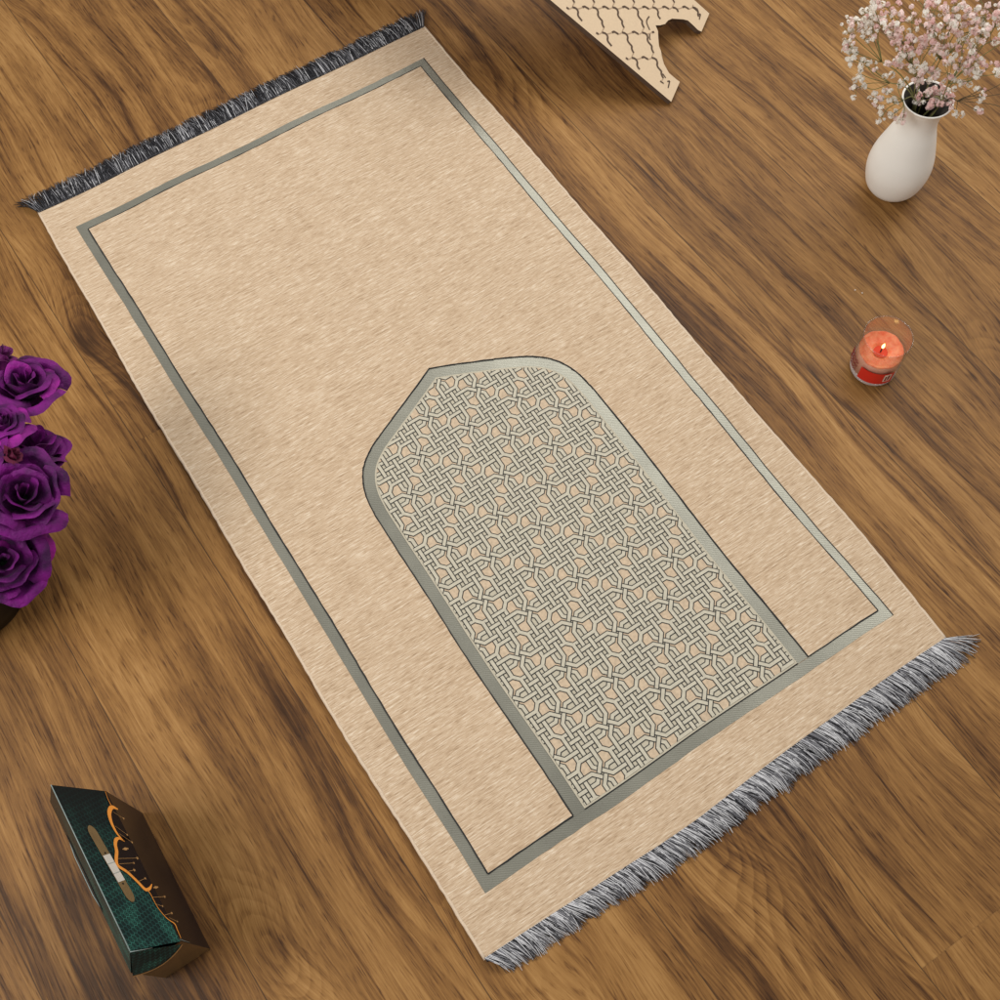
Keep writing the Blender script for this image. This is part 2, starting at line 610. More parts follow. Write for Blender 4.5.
# dark piping thread along the edge of the field
bm = bmesh.new()
random.seed(3)
ring = [Vector((x, y, 0)) for x, y in fieldpoly] + [Vector((*fieldpoly[0], 0))]
for a, b in zip(ring, ring[1:]):
    L = (b - a).length
    n = max(1, int(L / 0.012))
    pts = [a.lerp(b, i / n) + Vector((random.uniform(-0.0003, 0.0003), random.uniform(-0.0003, 0.0003), ZF - 0.0006)) for i in range(n + 1)]
    tube(bm, pts, [0.0011 * random.uniform(0.75, 1.1) for p in pts], 6)
obj('piping', bm, M['thread'], rug)

A1 = inset(ARCH, 0.0155)
A2 = inset(ARCH, 0.0178)
bm = bmesh.new()
for (p, q), (r, s) in zip(zip(ARCH, ARCH[1:]), zip(A1, A1[1:])):
    n = max(1, int((Vector(q) - Vector(p)).length / 0.02))
    for i in range(n):
        f = lambda a, b, t: Vector((a[0] + (b[0] - a[0]) * t, a[1] + (b[1] - a[1]) * t, ZS + 0.0002))
        face(bm, [f(p, q, i / n), f(p, q, (i + 1) / n), f(r, s, (i + 1) / n), f(r, s, i / n)])
obj('arch_band', bm, M['satin'], rug)

# lattice panel: pale ground, beige cells, woven straps
panel = A1[:]
pbot = YB + 0.0012
panel[0] = (A1[0][0], pbot)
panel[-1] = (A1[-1][0], pbot)
ZP = 0.0058
bm = bmesh.new()
prism(bm, panel, ZB + 0.0002, ZP, 0, 1)
pan = obj('lattice_panel', bm, [M['panelground'], M['thread']], rug)
bm = bmesh.new()
tube(bm, [(panel[0][0] + (panel[-1][0] - panel[0][0]) * i / 30, pbot - 0.0006, ZP - 0.0004) for i in range(31)], 0.0008, 6)
obj('panel_piping', bm, M['thread'], rug)

LX, LY = 0.0752, 0.0836
LO = (0.0050, -0.2944)


def lat(p, q, z):
    # p and q are the two diagonal directions of the lattice
    return Vector((LO[0] + (p - q) * LX / 2, LO[1] - (p + q) * LY / 2, z))


a_, d1, d2 = 0.071, 0.1, 0.288
b_ = a_ + d1 * math.sqrt(2)
h_ = 0.5 - d2 * math.sqrt(2)
S2 = math.sqrt(2)
Z0, AMP = ZP + 0.0004, 0.0006
lightw, darkw = 0.038, 0.0585
bmL = bmesh.new()
bmC = bmesh.new()


def strap(pts):
    """pts: (p, q, level)"""
    P = [lat(p, q, Z0 + AMP * lv) for p, q, lv in pts]
    sc_ = LX / S2
    ribbon(bmL, [v - UP * 0.00010 for v in P], darkw * sc_, UP, 1)
    ribbon(bmL, P, lightw * sc_, UP, 0)


def level_w(k, mm, gdir):
    over = (k + mm) % 2 == 0
    return (1.0 if over else 0.0) if gdir else (0.0 if over else 1.0)


for i in range(-9, 10):
    for j in range(-9, 10):
        c0 = lat(i, j, 0)
        if not (-0.20 < c0.x < 0.21 and -0.60 < c0.y < 0.12): continue
        # four C shaped straps of the knot
        for kind in range(4):
            # axis 0: vertical (p = const), axis 1: horizontal; sign
            ax, sg = kind // 2, (1 if kind % 2 else -1)
            seq = []
            for end in (-1, 1):
                # W node reached at this end
                if ax == 0: wx, wy = 0.5 * sg, 0.5 * end
                else: wx, wy = 0.5 * end, 0.5 * sg
                bend = (a_ * sg, b_ * end) if ax == 0 else (b_ * end, a_ * sg)
                dx, dy = (1 if wx > 0 else -1), (1 if wy > 0 else -1)
                part = []
                gdir = dx * dy < 0              # line runs along (1,-1)
                # offset of the line from W
                if gdir:
                    o = (bend[0] + bend[1] - wx - wy) / S2
                else:
                    o = (bend[0] - bend[1] - wx + wy) / S2
                k = min(range(4), key=lambda z: abs((-d2, -d1, d1, d2)[z] - o))
                # along-line coordinate measured from W
                for dist in (0.0, d1, d2):
                    # point on line at distance dist before W
                    ux, uy = dx / S2, dy / S2
                    if gdir: nx, ny = o / S2, o / S2
                    else: nx, ny = o / S2, -o / S2
                    p = (wx + nx - ux * dist, wy + ny - uy * dist)
                    if dist == 0: lv = 0.5
                    else:
                        g = ((p[0] - wx) - (p[1] - wy)) / S2 if gdir else ((p[0] - wx) + (p[1] - wy)) / S2
                        mm = min(range(4), key=lambda z: abs((-d2, -d1, d1, d2)[z] - g))
                        lv = level_w(k, mm, gdir)
                    part.append((p[0], p[1], lv))
                part.append((bend[0], bend[1], 0.5))
                # knot crossing
                kk = 1 if sg > 0 else 0
                ee = 1 if end > 0 else 0
                over = (kk + ee) % 2 == 0
                if ax == 1: over = not over
                part.append(((a_ * sg, a_ * end) if ax == 0 else (a_ * end, a_ * sg)) + ((1.0 if over else 0.0),))
                seq.append(part)
            full = seq[0] + seq[1][::-1]
            strap([(i + p, j + q, lv) for p, q, lv in full])
        # walls between neighbouring cells
        strap([(i + 0.5, j - h_, 0.5), (i + 0.5, j + h_, 0.5)])
        strap([(i - h_, j + 0.5, 0.5), (i + h_, j + 0.5, 0.5)])
        # square round the W node at (.5,.5)
        wx, wy = i + 0.5, j + 0.5
        for gd in (True, False):
            for sgn in (-1, 1):
                o = d2 * sgn
                k = 3 if sgn > 0 else 0
                pts = []
                for g, mm in ((-d2, None), (-d1, 1), (d1, 2), (d2, None)):
                    if gd: p = (wx + (o + g) / S2, wy + (o - g) / S2)
                    else: p = (wx + (o + g) / S2, wy + (g - o) / S2)
                    pts.append((p[0], p[1], 0.5 if mm is None else level_w(k, mm, gd)))
                strap(pts)
        # beige cells, four round each knot
        X1 = ((0.5 + h_ + b_ - a_) / 2, (b_ - a_ - 0.5 - h_) / 2)
        cell = [(a_, -a_), (b_, -a_), X1, (0.5, -h_), (0.5, h_), (X1[0], -X1[1]), (b_, a_), (a_, a_)]
        for r in range(4):
            pts = []
            for p, q in cell:
                for _ in range(r): p, q = -q, p
                pts.append(lat(i + p, j + q, ZP + 0.00025))
            face(bmC, pts)
clip = A2[:]
clip[0] = (A2[0][0], pbot + 0.0022)
clip[-1] = (A2[-1][0], pbot + 0.0022)
loop = clip + [clip[0]]
for b in (bmL, bmC):
    for p, q in zip(loop, loop[1:]):
        t = Vector((q[0] - p[0], q[1] - p[1], 0))
        if t.length < 1e-7: continue
        nrm = Vector((-t.y, t.x, 0)).normalized()        # outwards
        bmesh.ops.bisect_plane(b, geom=b.verts[:] + b.edges[:] + b.faces[:], plane_co=(p[0], p[1], 0), plane_no=nrm, clear_outer=True)
    bmesh.ops.recalc_face_normals(b, faces=b.faces)
    for f in b.faces:
        f.normal_update()
        if f.normal.z < 0: f.normal_flip()
obj('lattice_cells', bmC, M['cellpile'], rug)
obj('lattice_straps', bmL, [M['strap'], M['thread']], rug)


# fringes
def fringe(edge, ydir, lean, length, mix, seed, n=1500):
    random.seed(seed)
    bm = bmesh.new()
    ntuft = 70
    tuft = [(random.gauss(0, 0.055), random.uniform(0.94, 1.05), random.uniform(0, 0.0025)) for _ in range(ntuft + 2)]
    for i in range(n):
        s = (i + random.uniform(-0.5, 0.5)) / n
        s = min(max(s, 0.0), 1.0)
        x = -0.325 + 0.65 * s
        y = interp(edge, x) - ydir * 0.0015
        ti = s * ntuft
        t0 = tuft[int(ti)]
        endf = 0.0
        if s < 0.025: endf = -(0.025 - s) / 0.025
        if s > 0.975: endf = (s - 0.975) / 0.025
        ang = lean + t0[0] + random.gauss(0, 0.09) + endf * 0.55 * (1 if ydir > 0 or endf > 0 else -0.25)
        L = (length[0] + (length[1] - length[0]) * s) * t0[1] * random.uniform(0.82, 1.08) * (1 + 0.12 * abs(endf))
        if random.random() < 0.05: L *= 0.6
        curl = random.gauss(0, 0.20)
        z = 0.0040 + random.uniform(-0.001, 0.002)
        pts = []
        px, py = x, y
        for k in range(6):
            t = k / 5
            aa = ang + curl * t * t
            if k:
                px += math.sin(aa) * L / 5
                py += ydir * math.cos(aa) * L / 5
            zz = z + t0[2] * math.sin(PI * min(1, t * 1.2)) + 0.0015 * math.sin(PI * t) - max(0, t - 0.35) * z * 1.25
            pts.append((px, py, max(0.0007, zz)))
        r = random.random()
        mi = 0 if r < mix[0] else (1 if r < mix[1] else 2)
        tube(bm, pts, [0.00054, 0.00053, 0.00052, 0.0005, 0.00042, 0.00024], 3, mi, cap=False)
    # the heading the strands hang from
    pts = [(-0.325 + 0.65 * k / 40, interp(edge, -0.325 + 0.65 * k / 40) + ydir * 0.0012, 0.0034) for k in range(41)]
    tube(bm, pts, 0.0022, 6, 0)
    o = obj('fringe', bm, [M['fringe_black'], M['fringe_grey'], M['fringe_white']], rug)
    return o


tag(fringe(TOP, 1, 0.0, (0.0405, 0.0390), (0.66, 0.88), 21, 2700), 'black and grey fringe along the far end')
tag(fringe(BOT, -1, 0.46, (0.0285, 0.0395), (0.22, 0.55), 22, 2300), 'pale grey fringe along the near end')
bm = bmesh.new()
pts = [(-0.324 + 0.648 * k / 40, interp(BOT, -0.324 + 0.648 * k / 40) + 0.0004, 0.0048) for k in range(41)]
tube(bm, pts, 0.0009, 6)
obj('end_binding', bm, M['fringe_black'], rug)
bm = bmesh.new()
pts = [(-0.324 + 0.648 * k / 40, interp(TOP, -0.324 + 0.648 * k / 40) + 0.0006, 0.0048) for k in range(41)]
tube(bm, pts, 0.0020, 6)
obj('end_binding', bm, M['fringe_black'], rug)

# the whole rug lies in soft ripples and its lines are not quite straight
def ripple(x, y):
    return 0.0016 + 0.0011 * math.sin(9.5 * y + 2.0 * x + 0.6) * math.sin(5.2 * x + 1.1) + 0.0009 * math.sin(17 * y - 6 * x + 2.0) * math.cos(7.5 * x - 3.1 * y) + 0.0005 * math.sin(31 * x + 11 * y)


for part in rug.children:
    b = bmesh.new()
    b.from_mesh(part.data)
    if part.name.split('.')[0] in ('rug_base', 'field', 'lattice_panel', 'lattice_cells'):
        step = 0.022
        for axis, lim in ((0, 0.34), (1, 0.61)):
            v = -lim
            while v < lim:
                co = (v, 0, 0) if axis == 0 else (0, v, 0)
                no = (1, 0, 0) if axis == 0 else (0, 1, 0)
                bmesh.ops.bisect_plane(b, geom=b.verts[:] + b.edges[:] + b.faces[:], plane_co=co, plane_no=no)
                v += step
    for vt in b.verts:
        x, y, z = vt.co
        k = min(1.0, max(0.0, (z - 0.0005) / 0.003))
        vt.co.z = z + ripple(x, y) * (k if part.name.startswith('fringe') else 1.0)
        vt.co.x = x + 0.0010 * math.sin(8 * y + 1.0) + 0.0006 * math.sin(23 * y + 2 * x)
        vt.co.y = y + 0.0010 * math.sin(10 * x + 0.5) + 0.0006 * math.sin(27 * x - 2 * y)
    b.to_mesh(part.data)
    b.free()

# ------------------------------------------------------------------ white vase
vc = at(889.5, 187.0, 0)
vase = thing('vase', 'matte white ceramic bottle vase holding pink dried flowers', 'vase', vc)
prof = [(0.0, 0.0006), (0.026, 0.0006), (0.0295, 0.003), (0.0375, 0.014), (0.0425, 0.032), (0.0442, 0.050), (0.0420, 0.070), (0.0370, 0.090),
        (0.0315, 0.110), (0.0262, 0.128), (0.0246, 0.142), (0.0258, 0.154), (0.0295, 0.165), (0.0330, 0.1715)]
sp = smooth_pts([(r, z, 0) for r, z in prof[2:]], 4)
prof = prof[:2] + [(p.x, p.y) for p in sp]
bm = bmesh.new()
lip = [(0.0336, 0.1726), (0.0331, 0.1736), (0.0320, 0.1736), (0.0308, 0.1722)]
lathe(bm, vc, prof + lip, 72)
obj('body', bm, M['ceramic'], vase)
bm = bmesh.new()
lathe(bm, vc, [(0.0308, 0.1722), (0.0275, 0.165), (0.0238, 0.155), (0.0226, 0.142), (0.024, 0.128), (0.028, 0.112), (0.0, 0.110)], 72)
obj('inner_wall', bm, M['dark_inside'], vase)

# ------------------------------------------------------------------ dried flowers in the vase
mouth = Vector((vc.x, vc.y, 0.172))


def blossom(bm, c, r, mi):
    """a ruffled puff of small petals"""
    for k in range(13):
        d = Vector((random.gauss(0, 1), random.gauss(0, 1), random.gauss(0.3, 0.9)))
        d.normalize()
        t = d.orthogonal().normalized()
        t.rotate(Matrix.Rotation(random.uniform(0, 2 * PI), 3, d))
        s = d.cross(t)
        tilt = random.uniform(-0.5, 0.5)
        q = r * random.uniform(0.7, 1.05)
        wv = q * 0.52
        o_ = c + d * q * 0.72
        v = [bm.verts.new(o_ - s * wv - d * wv * tilt), bm.verts.new(o_ + t * wv + d * wv * 0.15), bm.verts.new(o_ + s * wv * 1.1 + d * wv * tilt), bm.verts.new(o_ - t * wv + d * wv * 0.1)]
        f = bm.faces.new(v)
        f.material_index = mi


def sprig(label, clusters, fork, mats=(0.5, 0.85), seed=0, brown=False, spread=0.012, zfork=0.225):
    """clusters: (px, py, height, blossoms, spread factor)"""
    random.seed(seed)
    loc = Vector((vc.x, vc.y, 0.115))
    root = thing('dried_flower_sprig', label, 'dried flower', loc, 'dried flower sprigs in the white vase')
    fk = at(fork[0], fork[1], zfork)
    start = Vector((vc.x + random.uniform(-0.012, 0.012), vc.y + random.uniform(-0.012, 0.012), 0.116))
    thru = Vector((mouth.x, mouth.y, 0.170)) + Vector((fk.x - mouth.x, fk.y - mouth.y, 0)).normalized() * 0.017
    sbm = bmesh.new()
    main = smooth_pts([start, thru, thru.lerp(fk, 0.5) + Vector((0, 0, 0.01)), fk], 4)
    tube(sbm, main, [0.0011 - 0.0005 * i / (len(main) - 1) for i in range(len(main))], 5)
    heads = []
    for (px, py, z, n, sf) in clusters:
        c = at(px, py, z)
        mid = fk.lerp(c, 0.55) + Vector((random.uniform(-1, 1), random.uniform(-1, 1), random.uniform(-0.4, 1))) * 0.006
        br = smooth_pts([fk, mid, c - (c - mid) * 0.15], 4)
        tube(sbm, br, 0.00055, 4)
        hb = bmesh.new()
        tip = br[-1]
        for k in range(max(4, round(n * 0.64))):
            d = Vector((random.gauss(0, 1), random.gauss(0, 1), random.gauss(0, 0.7)))
            p = c + d * spread * sf * 0.62
            kk = tip + (p - tip) * 0.5 + Vector((random.uniform(-1, 1), random.uniform(-1, 1), random.uniform(-1, 1))) * 0.002
            tube(sbm, [tip, kk, p], 0.00034, 3, cap=False)
            rr = random.random()
            blossom(hb, p, random.choice((0.0028, 0.004, 0.0046, 0.0052)), 0 if rr < mats[0] else (1 if rr < mats[1] else 2))
        heads.append(hb)
    obj('stem', sbm, M['stem_brown'] if brown else M['stem_green'], root)
    for hb in heads:
        obj('blossom_cluster', hb, [M['blossom_white'], M['blossom_pink'], M['blossom_rose']], root)
    return root


sprig('bushy white sprig arching out at the upper left of the vase',
      [(858, 20, .272, 22, 1.2), (869, 14, .28, 20, 1.1), (851, 34, .262, 18, 1.0), (846, 45, .25, 12, .8), (872, 30, .265, 15, 1.1), (880, 22, .275, 16, 1.1), (862, 36, .258, 8, 1.0), (850, 57, .235, 10, .8)],
      (882, 62), (0.78, 0.97), 1)
sprig('thin white sprig with loose buds stretching left, below the bushy white one',
      [(858, 73, .225, 8, .8), (854, 89, .21, 7, .7), (866, 65, .23, 3, .6), (876, 71, .225, 7, .8), (850, 60, .235, 3, .5), (861, 86, .21, 3, .5)],
      (890, 83), (0.85, 1.0), 2, zfork=0.205)
sprig('short white sprig drooping over the left side of the vase rim',
      [(879, 100, .198, 11, .8), (890, 102, .195, 10, .8), (893, 114, .18, 6, .6), (881, 118, .175, 4, .6), (903, 118, .175, 6, .6), (899, 83, .2, 9, .8), (885, 92, .2, 2, .3)],
      (903, 100), (0.8, 1.0), 3, zfork=0.19)
sprig('dense pink sprig standing at the back between white left sprig and vase mouth',
      [(893, 33, .285, 22, 1.2), (903, 41, .275, 20, 1.1), (897, 24, .295, 18, 1.1), (888, 11, .305, 16, 1.3), (912, 20, .30, 14, 1.3), (884, 3, .30, 14, 1.2), (910, 34, .28, 12, 1.0), (872, 4, .30, 10, 1.0)],
      (912, 66), (0.30, 0.7), 4)
sprig('dense pale sprig rising straight above the vase mouth',
      [(900, 56, .248, 20, 1.0), (912, 48, .262, 18, 1.1), (909, 66, .235, 15, 1.0), (922, 46, .265, 16, 1.1), (933, 44, .262, 12, .9), (924, 68, .232, 18, 1.0), (934, 74, .225, 16, 1.0), (897, 68, .232, 10, .9), (940, 55, .25, 11, .8), (915, 78, .215, 12, .9)],
      (919, 80), (0.5, 0.85), 5, zfork=0.21)
sprig('tallest pink sprig fanning out along the top of the bouquet',
      [(930, 14, .31, 18, 1.3), (945, 12, .31, 20, 1.2), (957, 20, .305, 22, 1.2), (970, 10, .31, 20, 1.2), (946, 26, .295, 20, 1.2), (962, 32, .285, 18, 1.1), (978, 22, .295, 16, 1.1), (921, 4, .31, 10, 1.2), (934, 29, .29, 14, 1.1), (955, 3, .315, 14, 1.2)],
      (940, 60), (0.35, 0.72), 6)
sprig('pink sprig leaning to the right behind the vase rim, with full clusters',
      [(962, 46, .262, 20, 1.1), (971, 54, .252, 18, 1.0), (977, 62, .245, 14, .9), (960, 62, .24, 14, .9), (966, 68, .232, 12, .9), (952, 50, .255, 14, 1.0), (955, 80, .215, 14, .9), (988, 68, .235, 12, .8), (970, 81, .215, 9, .8), (946, 72, .225, 10, .9), (998, 74, .225, 6, .6)],
      (948, 84), (0.4, 0.76), 7, zfork=0.21)
sprig('pink and white sprig reaching out past the upper right of the bouquet',
      [(986, 14, .30, 18, 1.2), (997, 24, .29, 18, 1.1), (984, 34, .28, 14, 1.0), (1004, 8, .30, 14, 1.2), (990, 4, .305, 14, 1.2), (1008, 40, .27, 14, 1.1), (993, 40, .27, 9, .9)],
      (968, 66), (0.45, 0.8), 18)
sprig('short mauve sprig lying in the dark mouth of the vase',
      [(924, 94, .179, 15, .8), (932, 90, .181, 14, .8), (939, 99, .178, 16, .8), (936, 106, .176, 10, .6), (919, 101, .177, 9, .6), (946, 97, .18, 12, .8), (950, 104, .18, 9, .7), (941, 88, .19, 10, .7)],
      (932, 98), (0.25, 0.6), 9, zfork=0.177, spread=0.0095)
sprig('sparse dark stemmed sprig reaching right with only a few buds',
      [(981, 89, .215, 4, .4), (983, 97, .207, 3, .35), (1012, 78, .23, 3, .6), (1014, 92, .215, 3, .6), (1012, 111, .19, 3, .6), (977, 111, .188, 3, .5), (956, 112, .18, 6, .6)],
      (957, 101), (0.75, 0.95), 10, True, zfork=0.192)

random.seed(77)
for px, py, lb in ((855, 290, 'tiny white fallen blossom on the floor, left one of the pair'), (862, 293, 'tiny white fallen blossom on the floor, right one of the pair')):
    bm = bmesh.new()
    c = at(px, py, 0.0012)
    blossom(bm, c, 0.0013, 0)
    o = obj('fallen_blossom', bm, M['blossom_white'])
    tag(o, lb, 'blossom', 'fallen blossoms above the candle')

# ------------------------------------------------------------------ candle in a glass
cc = at(871.8, 368.2, 0)
candle = thing('candle', 'lit orange candle in a clear glass tumbler with red label', 'candle', cc)
t = NT('clear glass')
tr = t.n('ShaderNodeBsdfTransparent')
tr.inputs[0].default_value = (0.992, 0.985, 0.98, 1)
gl = t.n('ShaderNodeBsdfGlossy')
gl.inputs['Roughness'].default_value = 0.10
lw = t.n('ShaderNodeLayerWeight')
lw.inputs[0].default_value = 0.32
ff = t.math('MULTIPLY_ADD', t.math('POWER', lw.outputs['Facing'], 2.0), 0.8, 0.06)
mx = t.n('ShaderNodeMixShader')
t.l(ff, mx.inputs[0])
t.l(tr.outputs[0], mx.inputs[1])
t.l(gl.outputs[0], mx.inputs[2])
t.l(mx.outputs[0], t.out.inputs[0])
M['glass'] = t.m
t = NT('orange wax')
nz = t.noise(t.pos(), 130, 4)
t.base(t.mix(t.ramp(nz, [(0.35, 0.0), (0.7, 1.0)]), (0.74, 0.135, 0.042), (0.84, 0.285, 0.13)))
t.set(Roughness=0.45, Subsurface_Weight=0.25, Subsurface_Scale=0.006)
t.bump(t.noise(t.pos(), 260, 4, 0.6), 0.7, 0.0022)
M['wax'] = t.m
M['wax_pool'] = plain('molten wax', (0.62, 0.05, 0.016), 0.35, 0.15, 100, Specular_IOR_Level=0.08)
M['label_red'] = plain('red label paper', (0.62, 0.022, 0.012), 0.4, 0.12, 40)
M['label_pink'] = plain('pale pink wax behind glass', (0.80, 0.42, 0.32), 0.4, 0.12, 60)
M['cream'] = plain('cream print', (0.75, 0.62, 0.50), 0.5)
M['dark_red'] = plain('dark red print', (0.20, 0.008, 0.008), 0.5)
M['wick'] = plain('burnt wick', (0.02, 0.014, 0.01), 0.9)
t = NT('thick glass foot')
t.base((0.86, 0.72, 0.68))
t.set(Roughness=0.08, Transmission_Weight=0.6, IOR=1.45)
M['glass_foot'] = t.m
t = NT('flame')
em = t.n('ShaderNodeEmission')
em.inputs[0].default_value = (1.0, 0.62, 0.20, 1)
em.inputs[1].default_value = 5.5
t.l(em.outputs[0], t.out.inputs[0])
M['flame'] = t.m

bm = bmesh.new()
lathe(bm, cc, [(0.0292, 0.011), (0.0296, 0.03), (0.0300, 0.076), (0.0306, 0.0778), (0.0313, 0.0778), (0.0316, 0.076), (0.0314, 0.04), (0.0308, 0.0105)], 64)
glass = obj('glass_tumbler', bm, M['glass'], candle)
bm = bmesh.new()
lathe(bm, cc, [(0.0, 0.0006), (0.026, 0.0006), (0.0285, 0.002), (0.0302, 0.005), (0.0306, 0.0102), (0.0, 0.0102)], 64)
fo_ = obj('glass_foot', bm, M['glass_foot'], candle)
# wax with an uneven melted top
bm = bmesh.new()
random.seed(4)
NW = 48
rings = []
edge_h = [0.0455 + 0.0012 * math.sin(2 * PI * k / NW + 1) + 0.0007 * math.sin(5 * 2 * PI * k / NW) + 0.0004 * math.sin(11 * 2 * PI * k / NW) for k in range(NW)]
low = [bm.verts.new((cc.x + 0.0288 * math.cos(2 * PI * k / NW), cc.y + 0.0288 * math.sin(2 * PI * k / NW), 0.0108)) for k in range(NW)]
rings.append(low)
for rr, dz in ((0.0288, 0.0), (0.0278, 0.0010), (0.0262, 0.0007), (0.024, -0.0006), (0.021, -0.0018), (0.017, -0.0022), (0.0135, -0.0024), (0.0112, -0.0034), (0.0095, -0.0052), (0.004, -0.0062)):
    rings.append([bm.verts.new((cc.x + rr * math.cos(2 * PI * k / NW), cc.y + rr * math.sin(2 * PI * k / NW),
                               0.0455 + (edge_h[k] - 0.0455) * (rr / 0.0288) ** 2 + dz + random.uniform(-0.00022, 0.00022))) for k in range(NW)])
for A, B in zip(rings, rings[1:]):
    for k in range(NW):
        f = bm.faces.new((A[k], A[(k + 1) % NW], B[(k + 1) % NW], B[k]))
        f.smooth = True
        f.material_index = 1 if A is low else 0
bm.faces.new(rings[-1])
bm.faces.new(low[::-1])
obj('wax', bm, [M['wax'], M['label_pink']], candle)
bm = bmesh.new()
lathe(bm, cc, [(0.0092, 0.0408), (0.0, 0.0410)], 32)
obj('molten_pool', bm, M['wax_pool'], candle)
bm = bmesh.new()
tube(bm, [cc + Vector(v) for v in ((0, 0, 0.040), (0.0003, 0.0002, 0.045), (0.0010, 0.0005, 0.049))], [0.0010, 0.0009, 0.0006], 6)
obj('wick', bm, M['wick'], candle)
bm = bmesh.new()
fc = cc + Vector((0.0010, 0.0005, 0.048))
lathe(bm, fc, [(0.0, 0.0), (0.0014, 0.0015), (0.0019, 0.0038), (0.0015, 0.0068), (0.0007, 0.0095), (0.0, 0.0115)], 16)
obj('flame', bm, M['flame'], candle)


def band(bm, c, r, a0, a1, z0, z1, n=20, mi=0):
    vs = []
    for k in range(n + 1):
        a = a0 + (a1 - a0) * k / n
        vs.append((bm.verts.new((c.x + r * math.cos(a), c.y + r * math.sin(a), z0)), bm.verts.new((c.x + r * math.cos(a), c.y + r * math.sin(a), z1))))
    for (p, q), (s, u) in zip(vs, vs[1:]):
        f = bm.faces.new((p, s, u, q))
        f.material_index = mi
        f.smooth = True


D = math.radians
bm = bmesh.new()
band(bm, cc, 0.03185, D(-176), D(-92), 0.0125, 0.0365)
band(bm, cc, 0.03200, D(-116), D(-99), 0.018, 0.034, 6, 1)
band(bm, cc, 0.03212, D(-113), D(-109), 0.020, 0.030, 3, 2)
band(bm, cc, 0.03212, D(-107), D(-102), 0.022, 0.032, 3, 2)
band(bm, cc, 0.03212, D(-114), D(-101), 0.0195, 0.021, 3, 0)
obj('front_label', bm, [M['label_red'], M['cream'], M['dark_red']], candle)
bm = bmesh.new()
random.seed(9)
for row, z in enumerate((0.034, 0.0265, 0.019)):
    pts = []
    for k in range(26):
        a = D(-236 + 48 * k / 25)
        zz = z + 0.0026 * math.sin(k * 1.9 + row) * (0.6 + 0.4 * math.sin(k * 0.7))
        pts.append(Vector((cc.x + 0.0319 * math.cos(a), cc.y + 0.0319 * math.sin(a), zz)))
    for p, q in zip(pts, pts[1:]):
        tube(bm, [p, q], 0.00055, 4)
obj('side_lettering', bm, M['dark_red'], candle)

# ------------------------------------------------------------------ wooden book stand (crossed boards)
A = Vector((0.5523, 0.2565, 0.0))
e1 = Vector((0.1434, 0.1026, 0)).normalized()
dd = Vector((-0.4884, 0.6830, 0.5431)).normalized()
dd = (dd - e1 * dd.dot(e1)).normalized()
nb = e1.cross(dd).normalized()          # upward facing normal
if nb.z < 0: nb = -nb
TH = 0.008
P0 = A + Vector((0, 0, 0.0065))
stand = thing('book_stand', 'pale wooden folding book stand with cut lattice pattern, at the top edge', 'book stand', A)


def st(px, py):
    p = on_plane(px, py, P0, nb) - P0
    return (p.dot(e1), p.dot(dd))


cut = [(680, 82), (676, 79), (669, 73), (664, 64), (661.5, 57), (661, 51), (659, 46), (658.4, 39), (658, 31), (655.5, 25.3),
       (660, 25.3), (665, 24), (668, 20.5), (672, 18.6), (678, 19), (683, 19.3), (688, 20.5), (693, 25), (698, 30), (703, 33)]
cutst = [st(*p) for p in cut]
W_ = st(710.5, 14.5)[0]
foot1 = st(671, 102)
foot2 = st(710.5, 14.5)
bmesh_out = [(0, 0.0)] + [(max(0.0, s), max(0.0, tt)) for s, tt in cutst] + [(W_, 0.0), (W_, 0.51), (0, 0.51)]


def board(P, e, d, n, outl, name):
    bm = bmesh.new()
    top = [bm.verts.new(P + e * s + d * tt) for s, tt in outl]
    bot = [bm.verts.new(P + e * s + d * tt - n * TH) for s, tt in outl]
    f = bm.faces.new(top)
    if f.normal.dot(n) < 0: pass
    g = bm.faces.new(bot[::-1])
    k = len(outl)
    for i in range(k):
        q = bm.faces.new((top[i], bot[i], bot[(i + 1) % k], top[(i + 1) % k]))
        q.material_index = 1
    bmesh.ops.triangulate(bm, faces=[f, g])
    bmesh.ops.recalc_face_normals(bm, faces=bm.faces)
    return obj(name, bm, [M['mdf'], M['mdf_edge']], stand)


bd = board(P0, e1, dd, nb, bmesh_out, 'board')
# the crossing board, slotted through far beyond the picture
tc = 0.47
hd = Vector((dd.x, dd.y, 0))
cross = P0 + dd * tc
d2v = Vector((-dd.x, -dd.y, dd.z))
n2 = Vector((-nb.x, -nb.y, nb.z))
Pq = cross - d2v * tc
board(Pq, e1, d2v, n2, [(W_ * 0.5, 0), (W_, 0), (W_, 0.40), (W_ * 0.7, 0.465), (W_ * 0.7, 0.505), (W_ * 0.4, 0.505), (W_ * 0.4, 0.465), (W_ * 0.5, 0.40)], 'crossing_board')

# the cut lattice: slots drawn as lines, shaded and lit sides put into the colour
bm = bmesh.new()
S_curve = [(262, 37), (275, 40), (285, 48), (290, 60), (289, 73), (293, 84), (302, 95), (310, 105), (310, 117), (314, 128), (320, 139)]
bumps = [[(212, 37), (222, 33), (232, 38), (244, 45)], [(170, 32), (180, 39)]]
ra = (100, 0)
rb = (148, 126)


def slot(pts, hw, mi=0, lift=0.0004):
    P = []
    for px, py in pts:
        P.append(on_plane(540 + px / 5, py / 5, P0, nb) + nb * lift)
    if len(P) > 3: P = smooth_pts(P, 3)
    ribbon(bm, P, hw, nb, mi)


